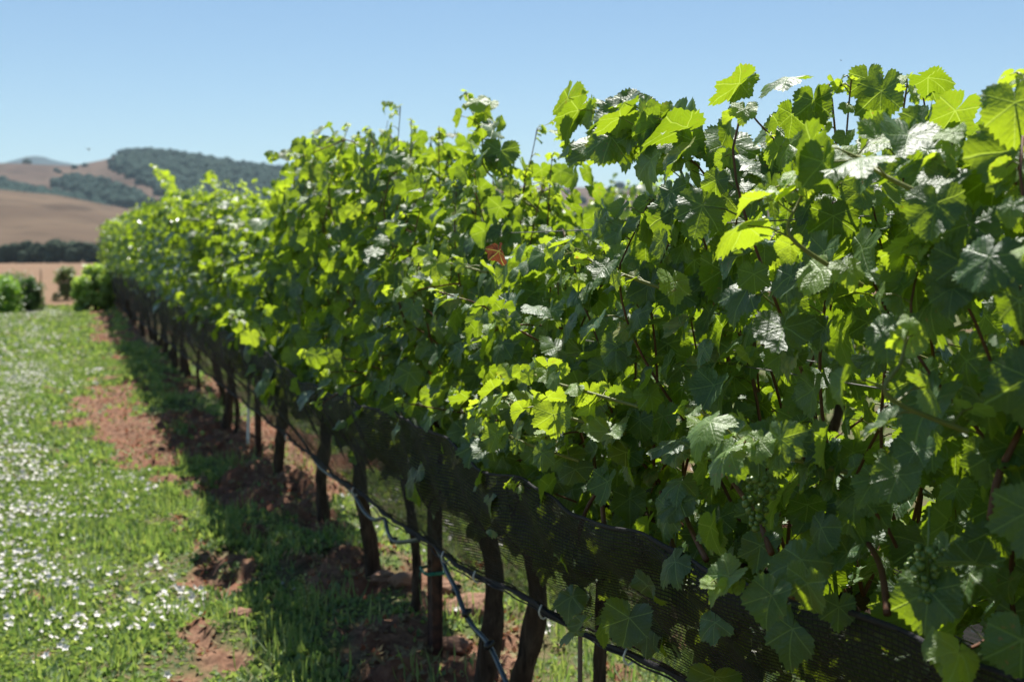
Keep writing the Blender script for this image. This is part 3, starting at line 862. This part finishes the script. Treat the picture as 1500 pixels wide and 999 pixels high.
for nm, zf, xv, rad, fr in (('top_hem', net_top, XT, 0.0038, 4.1), ('bottom_hem', net_bot, XB, 0.0075, 6.3)):
    zz = zf(ys) + (0.10 * (fbm(ys * 1.7, ys * 0 + 2, 3, 17) - 0.5) + 0.010 * np.sin(ys * 9.7 + 1) if nm == 'top_hem' else 0.008 * np.sin(ys * 6.3))
    m = MB()
    rr = rad * (0.7 + 0.7 * fbm(ys * 3, ys * 0, 3, 8))
    P = np.stack([xv + 0.004 * np.sin(ys * 31), ys, zz], -1)
    m.tube(P, rr, 8, lump=0.5, seed=5)
    if nm == 'bottom_hem':       # gathered cords twisting round the hem
        for k in range(3):
            Q = P + np.stack([0.014 * np.cos(ys * 3 + k * 2.1 + 3 * fbm(ys, ys * 0, 2, k)), ys * 0, 0.012 * np.sin(ys * 2.3 + k * 2.1)], -1)
            m.tube(Q, 0.0025, 5, lump=0.3, seed=k)
    m.build(nm, M['hem'], net_root)
for a in (803, 932, 703, 655, 520, 420):
    y = y_of(a, XB); m = MB(); z = float(net_bot(y))
    m.tube(smooth_path([(XB - .016, y, z + .02), (XB - .024, y, z), (XB - .012, y + .004, z - .02), (XB, y, z - .012)], 8), 0.0028, 6)
    m.build('clip', M['white_plastic'], net_root)

# ------------------------------------------------------------------ posts, stake, wires, hose
def steel_post(px, label, w=0.030, tape=False):
    y = y_of(px); g0 = float(ground_z(0.02, y))
    root = empty('steel_post', (0.02, y, g0)); tag(root, label, 'post')
    m = MB(); top = 1.55; c = (g0 + top) / 2; h = (top - g0) / 2 + 0.08
    m.box((-0.01, y, c), (0.004, w, h)); m.box((0.0, y - w, c), (0.016, 0.004, h)); m.box((0.0, y + w, c), (0.016, 0.004, h))
    m.box((0.02, y - w - .0, c), (0.0035, 0.010, h)); m.box((0.02, y + w, c), (0.0035, 0.010, h))
    for k in range(12): m.box((-0.0165, y + 0.0, g0 + 0.35 + k * 0.12), (0.004, 0.007, 0.013))
    m.build('channel', M['rust'], root, smooth=False)
    if tape:
        m = MB(); z = float(at_x(631.0, 832.0, 0)[2])
        P = [(-0.035, y - w - .012, z), (-0.038, y, z - .004), (-0.035, y + w + .035, z), (0.03, y + w + .04, z + .004), (0.03, y - w - .012, z), (-0.035, y - w - .012, z)]
        for dz in (-0.004, 0.002): m.tube(np.array(P) + [0, 0, dz], 0.004, 5)
        m.tube([(-0.037, y + .03, z), (-0.045, y + 0.035, z - .02), (-0.043, y + .03, z - .035)], 0.003, 4)
        m.build('tie_tape', M['green_tape'], root)
    return root
steel_post(633, 'rusty steel channel post with green tie tape, in the front row', 0.030, True)
root = steel_post(373, 'blurred dark steel post with a white riser pipe clipped to it', 0.034)
y = y_of(373); m = MB()
m.tube(smooth_path([(-0.06, y - 0.03, 0.62), (-0.07, y - 0.05, 0.35), (-0.08, y - 0.08, 0.16)], 8), 0.011, 8)
m.build('riser_pipe', M['white_plastic'], root)
for pxp in (262, 205, 183, 170):
    steel_post(pxp, 'blurred steel line post in the far part of the netted row', 0.03)['group'] = 'distant line posts'
# thin stake
y = y_of(884); m = MB(); m.tube(smooth_path([(-0.06, y, 0.0), (-0.055, y + .01, 0.4), (-0.06, y, 0.9)], 10), 0.0065, 7, lump=0.1)
tag(m.build('vine_stake', M['stake'], None), 'thin grey training stake behind the sagging bottom of the net', 'stake')

# trellis wires
for zz, xx in ((0.955, 0.03), (1.35, -0.09), (1.35, 0.09), (1.62, -0.08)):
    ysw = np.arange(-0.9, ROW_END, 0.5)
    m = MB(); m.tube(np.stack([np.full(len(ysw), xx), ysw, zz + 0.004 * np.sin(ysw * 1.5)], -1), 0.0014, 5)
    tag(m.build('trellis_wire', M['wire'], None), 'thin galvanised trellis wire running inside the leaves of the front row', 'wire', 'trellis wires')

# drip hose traced in the plane of the row
HP = [(230, 455), (300, 515), (352, 560), (400, 596), (440, 640), (462, 676), (480, 694), (500, 706), (518, 724), (534, 750), (548, 761), (563, 760), (568, 778), (578, 793), (603, 792), (628, 788), (645, 812), (655, 838), (668, 863), (678, 890), (692, 916), (716, 944), (735, 984), (760, 1040), (800, 1110), (860, 1200)]
hp = []
for k, (a, b) in enumerate(HP):
    Q = at_x(float(a), float(b), -0.085 + 0.01 * math.sin(k * 1.3)); hp.append(Q)
hose = smooth_path(hp, 150); hose[:, 2] = np.maximum(hose[:, 2], ground_z(hose[:, 0], hose[:, 1]) + 0.008)
root = empty('drip_hose', hose[60]); tag(root, 'blue-grey drip irrigation hose sagging from the rusty post to the ground', 'hose')
m = MB(); m.tube(hose, 0.0085, 10); m.build('tube', M['hose'], root)
for a, b in ((668, 863), (683, 898), (576, 792), (716, 945)):
    Q = at_x(float(a), float(b), -0.09); m = MB()
    m.tube(smooth_path([Q + [-.012, 0, -.010], Q + [0, 0, 0.002], Q + [.018, 0.0, .012]], 6), [0.006, 0.012, 0.013, 0.012, 0.008, 0.004], 8)
    m.build('emitter', M['black_plastic'], root)
# pale tie on the second trunk
y = y_of(537); z = float(at_x(537.0, 742.0, -0.03)[2]); m = MB()
m.tube(smooth_path([(-0.04, y - .04, z - .015), (-0.05, y, z), (-0.035, y + .05, z + .02)], 8), 0.004, 6)
m.build('tie', M['white_plastic'], ROOTS[vine_at(y)][0][0])

# ------------------------------------------------------------------ weeds, grass and flowers
def scatter(n, xr, yr, r, power=1.0):
    x = r.uniform(*xr, n); y = yr[0] + (yr[1] - yr[0]) * r.uniform(0, 1, n) ** power
    return x, y
def blades(name, x, y, hgt, wid, mat, r, flat=0.5, lift=0.0):
    """little folded leaves standing at x,y"""
    n = len(x); z = ground_z(x, y) + lift
    a = r.uniform(0, 6.283, n); t = np.clip(r.normal(flat, 0.25, n), 0.02, 0.97) * np.pi / 2   # 0 upright, pi/2 flat
    D = np.stack([np.cos(a) * np.sin(t), np.sin(a) * np.sin(t), np.cos(t)], -1)
    S = np.stack([-np.sin(a), np.cos(a), 0 * a], -1)
    B = np.stack([x, y, z], -1); h = hgt[:, None]; w_ = wid[:, None]
    N = np.cross(D, S)
    V = np.stack([B, B + D * h * 0.5 + S * w_, B + D * h + N * h * 0.15, B + D * h * 0.5 - S * w_], 1)
    mid = B + D * h * 0.55 - N * w_ * 0.35
    V = np.concatenate([V, mid[:, None]], 1).reshape(-1, 3)
    k = (np.arange(n) * 5)[:, None]
    L = (k + np.array([[0, 1, 4, 1, 2, 4, 2, 3, 4, 3, 0, 4]])).ravel()
    rn = np.repeat(r.uniform(0, 1, n), 5)
    return mesh(name, V, L, np.full(n * 4, 3), mat, attrs={'tone': np.repeat(np.clip(r.normal(0.25, 0.25, n), 0, 1), 5), 'rnd': rn})
M['weed'] = leaf_mat('weed_leaf', refl=((0.045, 0.085, 0.025), (0.095, 0.145, 0.045)), young=(0.24, 0.24, 0.12), trans=(0.09, 0.145, 0.025), ytrans=(0.24, 0.28, 0.05), veins=False, rough=0.5, spec=0.4)
r = np.random.default_rng(11)
parts_ = []
XX = []; YY = []; HH = []; WW = []; FL = []
for (xr, yr, n, h, wd) in (((-4.2, -0.4), (3.6, 9), 150000, 0.034, 0.0080), ((-6.0, -0.3), (9, 18), 100000, 0.045, 0.012), ((-9.5, -0.2), (18, 36), 80000, 0.06, 0.018), ((-0.6, 3.6), (2.4, 9), 75000, 0.030, 0.0068), ((-0.5, 4.5), (9, 20), 30000, 0.045, 0.012)):
    x, y = scatter(n, xr, yr, r)
    b_ = bare_mask(x, y); cl = fbm(x * 2.6, y * 1.8, 3, 55)
    keep = r.uniform(0, 1, n) < (1 - 0.965 * b_) * (0.30 + 0.85 * sstep(0.34, 0.58, cl))
    x, y = x[keep], y[keep]; m_ = len(x)
    XX.append(x); YY.append(y); clump = 0.25 + 2.2 * fbm(x * 3.6, y * 2.8, 3, 66) ** 1.6
    HH.append(h * r.uniform(0.5, 1.3, m_) * clump); WW.append(wd * r.uniform(0.5, 2.2, m_))
o = blades('ground_cover', np.concatenate(XX), np.concatenate(YY), np.concatenate(HH), np.concatenate(WW), M['weed'], r, 0.55)
tag(o, 'low green clover and weeds covering the alley and the strip under the vines', 'ground cover', kind='stuff')
# taller grass tufts
tx = []; ty = []; th_ = []
for k in range(420):
    cx = r.uniform(-3.6, 1.0); cy_ = 3.8 + 14 * r.uniform() ** 1.5
    if bare_mask(cx, cy_) > 0.6 and r.uniform() < 0.8: continue
    m_ = r.integers(14, 34); s_ = r.uniform(0.03, 0.08)
    tx.append(r.normal(cx, s_, m_)); ty.append(r.normal(cy_, s_, m_)); th_.append(r.uniform(0.05, 0.13, m_) * (1 if cx < -0.9 else 1.25))
tx = np.concatenate(tx); ty = np.concatenate(ty); th_ = np.concatenate(th_)
o = blades('grass_tufts', tx, ty, th_, np.full(len(tx), 0.0035), M['weed'], r, 0.28)
tag(o, 'loose taller grass tufts standing among the clover', 'grass', kind='stuff')
# white bindweed and clover blossoms
def flowers(x, y, rad, mat, r, lift):
    n = len(x); z = ground_z(x, y) + lift
    tilt = r.normal(0, 0.6, (n, 2)); N = nrm(np.stack([tilt[:, 0], tilt[:, 1] - 0.25, np.ones(n)], -1))
    A = nrm(np.cross(N, np.array([0.3, 1, 0]))); Bv = np.cross(N, A)
    th = np.arange(10) * 2 * np.pi / 10; rr = np.where(np.arange(10) % 2 == 0, 1.0, 0.58)
    C = np.stack([x, y, z], -1)
    ring = C[:, None] + rad[:, None, None] * rr[None, :, None] * (np.cos(th)[None, :, None] * A[:, None] + np.sin(th)[None, :, None] * Bv[:, None]) + N[:, None] * (rad * 0.45)[:, None, None]
    V = np.concatenate([C[:, None], ring], 1).reshape(-1, 3)
    k = np.arange(10); tri = np.stack([0 * k, 1 + k, 1 + (k + 1) % 10], -1).ravel()
    L = (tri[None] + (np.arange(n) * 11)[:, None]).ravel()
    return mesh('wildflowers', V, L, np.full(n * 10, 3), mat, attrs={'tone': np.repeat(r.uniform(0, 1, n), 11), 'rnd': np.repeat(r.uniform(0, 1, n), 11)})
M['petal'] = leaf_mat('white_petal', refl=((0.56, 0.52, 0.48), (0.72, 0.69, 0.66)), young=(0.66, 0.63, 0.60), trans=(0.16, 0.16, 0.13), ytrans=(0.16, 0.14, 0.13), veins=False, rough=0.6)
fx = []; fy = []; fr = []; 
for (xr, yr, n, rad) in (((-4.0, -0.75), (3.8, 9), 9500, 0.0100), ((-6.0, -0.9), (9, 18), 14000, 0.0115), ((-9, -1.1), (18, 33), 8500, 0.015), ((-0.4, 3.0), (2.4, 8), 1500, 0.010)):
    x, y = scatter(n, xr, yr, r)
    d = 0.16 + 0.6 * fbm(x * 1.9, y * 1.3, 4, 88) + 0.25 * sstep(-1.0, -2.0, x) * (x < 0) + 0.12 * (x > 0)
    keep = (r.uniform(0, 1, n) < sstep(0.44, 0.74, d)) & (bare_mask(x, y) < 0.4)
    fx.append(x[keep]); fy.append(y[keep]); fr.append(rad * 1.22 * r.uniform(0.5, 1.6, keep.sum()))
Pw = at_g(66.0, 457.0); x = r.normal(Pw[0], 0.13, 220); y = r.normal(Pw[1], 0.4, 220); fx.append(x); fy.append(y); fr.append(np.full(220, 0.02))
fx = np.concatenate(fx); fy = np.concatenate(fy); fr = np.concatenate(fr)
o = flowers(fx, fy, fr, M['petal'], r, r.uniform(0.015, 0.045, len(fx)))
tag(o, 'countless small white blossoms strewn through the green alley', 'wildflowers', kind='stuff')
# dry red-brown leaf litter on the worn strip
x, y = scatter(30000, (-1.3, 0.6), (3.8, 26), r, 1.5)
k = bare_mask(x, y) * (0.45 + 1.1 * sstep(0.5, 0.62, fbm(x * 2.2, y * 1.2, 3, 93))) > r.uniform(0.1, 1, 30000)
x, y = x[k], y[k]
M['litter'] = leaf_mat('leaf_litter', refl=((0.22, 0.075, 0.045), (0.42, 0.19, 0.12)), young=(0.40, 0.23, 0.14), trans=(0.06, 0.02, 0.01), ytrans=(0.05, 0.02, 0.01), veins=False, rough=0.8)
o = blades('leaf_litter', x, y, r.uniform(0.02, 0.05, len(x)), r.uniform(0.006, 0.014, len(x)), M['litter'], r, 0.85, 0.004)
tag(o, 'dry red-brown leaf litter lying on the bare strip beside the row', 'leaf litter', kind='stuff')

# soil clods you can tell apart near the rusty post
M['clod'] = simple('soil_clod', (0.27, 0.16, 0.11), 0.95, 0.1, 0.35, 25, 1.0, 0.01)
for (a, b, s_, lab) in [(650, 868, 0.055, 'pale soil clod behind the slim trunk left of the rusty post'), (690, 905, 0.085, 'largest soil clod, right of the foot of the rusty post'), (668, 945, 0.05, 'low soil clod beside the foot of the rusty post'),
                        (590, 880, 0.045, 'rounded soil clod in weeds left of the rusty post'), (350, 905, 0.04, 'dark soil clod at the edge of the shade left of the posts'), (560, 875, 0.04, 'small soil clod between the two trunks left of the rusty post')]:
    P = at_g(float(a), float(b), 0.03); rr_ = np.random.default_rng(a)
    V, F = ico(4); nn = fbm(V[:, 0] * 2 + a, V[:, 1] * 2 + V[:, 2] * 1.7, 4, a)
    V = V * (0.62 + 0.8 * nn)[:, None] * s_ * np.array([1.35, 1.1, 0.72])
    m = MB(); m.add(V + np.array([P[0], P[1], float(ground_z(P[0], P[1])) + s_ * 0.25]), F.ravel(), [3] * len(F))
    tag(m.build('soil_clod', M['clod'], None), lab, 'clod', 'soil clods by the rusty post')

# one tall flowering weed in the shade
P = at_g(447.0, 985.0); P = at_g(447.0, 930.0); gz = float(ground_z(P[0], P[1]))
root = empty('flowering_weed', (P[0], P[1], gz)); tag(root, 'single tall pale weed with tiny flower heads in the shade of the row', 'weed')
m = MB(); st = smooth_path([(P[0], P[1], gz), (P[0] + .01, P[1], gz + .1), (P[0] - .01, P[1], gz + .2)], 10); m.tube(st, 0.002, 5)
for k in range(5):
    a = k * 2.4; q0 = st[3 + k]; m.tube([q0, q0 + [0.03 * math.cos(a), 0.03 * math.sin(a), 0.035]], 0.0012, 4)
m.build('stem', M['green_cane'], root)
LV = Leaves(); n = 26; rr_ = np.random.default_rng(4)
u = rr_.uniform(0.2, 1, n); a = rr_.uniform(0, 6.28, n)
LV.add(np.stack([P[0] + 0.02 * np.cos(a), P[1] + 0.02 * np.sin(a), gz + 0.2 * u], -1), np.stack([np.cos(a), np.sin(a), 0.5 + 0 * a], -1), np.stack([-np.cos(a), -np.sin(a), 2 + 0 * a], -1), np.full(n, 0.010), np.full(n, 0.8))
LV.build('leaves', M['weed'], root, VLO, 5)

# ------------------------------------------------------------------ shrubs at the far left and at the end of the row
def shrub(name, label, px, py, dist_y, wid, hgt, n, size, refl, trans, seed, cat='shrub', pointed=False):
    P = at_g(float(px), float(py)) if dist_y is None else None
    if P is None:
        d = ray(float(px), float(py)); P = CAM + d * (dist_y / d[1])
    bx, by = P[0], P[1]; gz = float(ground_z(bx, by))
    r = np.random.default_rng(seed)
    root = empty(name, (bx, by, gz)); tag(root, label, cat)
    m = MB()
    for k in range(9):
        a = r.uniform(0, 6.28); e = r.uniform(0.25, 0.8)
        m.tube(smooth_path([(bx, by, gz - .05), (bx + math.cos(a) * wid * 0.15, by + math.sin(a) * wid * 0.15, gz + hgt * 0.35), (bx + math.cos(a) * wid * e * 0.5, by + math.sin(a) * wid * e * 0.5, gz + hgt * r.uniform(0.6, 0.9))], 8), np.linspace(0.022, 0.006, 8), 6)
    m.build('stems', M['bark'], root)
    # leaf clumps through the volume
    nc = max(60, n // 70); ca = r.uniform(0, 6.28, nc); cz = r.uniform(0.08, 1, nc); cr = np.sqrt(r.uniform(0.1, 1, nc))
    prof = (np.sqrt(np.clip(1 - (cz * 1.05 - 0.35) ** 2 / 0.6, 0.05, 1)) if not pointed else np.clip(1.1 - cz, 0.08, 1)) * wid * 0.5
    C = np.stack([bx + np.cos(ca) * cr * prof, by + np.sin(ca) * cr * prof, gz + cz * hgt * 0.9], -1)
    w_ = r.integers(0, nc, n); Q = C[w_] + nrm(r.normal(0, 1, (n, 3))) * (r.uniform(0, 1, n) ** 0.5 * wid * r.uniform(0.13, 0.22, nc)[w_])[:, None]
    D = nrm(r.normal(0, 1, (n, 3)) + (Q - C[w_]) * 4 - np.array([0, 0, 0.4])); N = nrm(r.normal(0, 0.5, (n, 3)) + np.array([0, 0, 1.0]) + (Q - C[w_]) * 3)
    LV = Leaves(); LV.add(Q, D, N, size * r.uniform(0.6, 1.3, n), np.clip(r.normal(0.3, 0.25, n), 0, 1))
    mt = leaf_mat(name + '_leaf', refl=refl, young=tuple(v * 1.6 for v in refl[1]), trans=trans, ytrans=tuple(v * 1.4 for v in trans), veins=False, rough=0.45)
    LV.build('foliage', mt, root, VLO, seed)
    return root
GR = ((0.05, 0.10, 0.02), (0.09, 0.16, 0.03)); DK = ((0.02, 0.04, 0.015), (0.04, 0.065, 0.02)); OL = ((0.06, 0.075, 0.03), (0.10, 0.115, 0.05))
shrub('leafy_shrub', 'bright green shrub at the left edge of the photo, at the end of the alley', 0, 459, None, 1.0, 0.9, 5200, 0.035, GR, (0.14, 0.24, 0.01), 31)
shrub('round_shrub', 'rounded dark green shrub at the end of the alley, right of the bright one', 42, 457, None, 0.75, 0.86, 4200, 0.028, DK, (0.03, 0.07, 0.01), 32, pointed=False)
shrub('olive_shrub', 'olive shrub half hidden behind the rounded dark one at the alley end', 24, 452, None, 1.1, 0.98, 3600, 0.03, OL, (0.06, 0.09, 0.02), 33)
shrub('row_end_shrub', 'pale green shrub spilling out at the far end of the vine row', 140, 456, None, 0.95, 1.15, 5500, 0.06, ((0.10, 0.14, 0.05), (0.15, 0.20, 0.06)), (0.24, 0.32, 0.04), 34)
shrub('small_shrub', 'small olive shrub left of the far end of the vine row', 98, 440, None, 0.75, 1.05, 3000, 0.035, OL, (0.08, 0.11, 0.03), 35)

# ------------------------------------------------------------------ field fence
yF = 108.0
root = empty('field_fence', tuple(CAM[:2] + 0 * CAM[:2]) + (0,)); 
d = ray(60.0, 413.0); t_ = yF / (d[1]); P0 = CAM + d * t_
root.location = (P0[0], P0[1], float(ground_z(P0[0], P0[1], False)))
tag(root, 'thin post and wire fence crossing the dry brown field', 'fence')
px0 = P0[0]
for k in range(-6, 5):
    xk = px0 + k * 6.0; gz = float(ground_z(xk, yF, False)); m = MB()
    m.tube([(xk, yF, gz - 0.1), (xk, yF, gz + 1.25)], 0.05, 8); m.build('fence_post', M['stake'], root)
for k, zz in enumerate((0.5, 0.8, 1.1)):
    m = MB(); gz = float(ground_z(px0, yF, False)); m.tube([(px0 - 36, yF - 0.06, gz + zz), (px0 + 24, yF - 0.06, gz + zz)], 0.006, 5); m.build('fence_wire', M['wire'], root)

# ------------------------------------------------------------------ flying insects
def insect(px, py, dist, s_, label):
    d = ray(float(px), float(py)); P = CAM + d * dist
    root = empty('flying_insect', tuple(P)); tag(root, label, 'insect')
    V, F = ico(2); m = MB()
    m.add(V * s_ * np.array([0.28, 0.45, 0.28]) + P, F.ravel(), [3] * len(F))
    m.add(V * s_ * np.array([0.2, 0.2, 0.2]) + P + np.array([0, 0.5 * s_, 0.05 * s_]), F.ravel(), [3] * len(F))
    m.add(V * s_ * np.array([0.24, 0.5, 0.22]) + P + np.array([0, -0.7 * s_, -0.08 * s_]), F.ravel(), [3] * len(F))
    m.build('body', M['black_plastic'], root)
    for sd in (-1, 1):
        m = MB(); W = np.array([[0, 0.2, 0.2], [sd * 1.1, 0.5, 0.55], [sd * 1.4, 0.1, 0.6], [sd * 0.9, -0.3, 0.45], [0, -0.05, 0.2]]) * s_ + P
        W2 = W - [0, 0, 0.04 * s_]
        m.add(np.concatenate([W, W2]), [0, 1, 2, 3, 4, 9, 8, 7, 6, 5], [5, 5]); m.build('wing', M['black_plastic'], root, smooth=False)
insect(130, 219, 9.0, 0.028, 'small dark insect flying left of centre above the hills')
insect(1232, 89, 2.3, 0.0022, 'tiny fly in the sky above the tallest leaves at right')

# ------------------------------------------------------------------ air
m = MB(); m.box((0, 4700, 340), (11000, 5300, 354.0))
q = NT('haze_air'); pv = q.n('ShaderNodeVolumePrincipled')
pv.inputs['Color'].default_value = (0.62, 0.84, 1.0, 1); pv.inputs['Density'].default_value = 0.00005
q.l(pv.outputs[0], q.out.inputs['Volume'])
HAZE = True
if HAZE:
    o = m.build('haze', q.m, None, smooth=False); tag(o, kind='stuff')
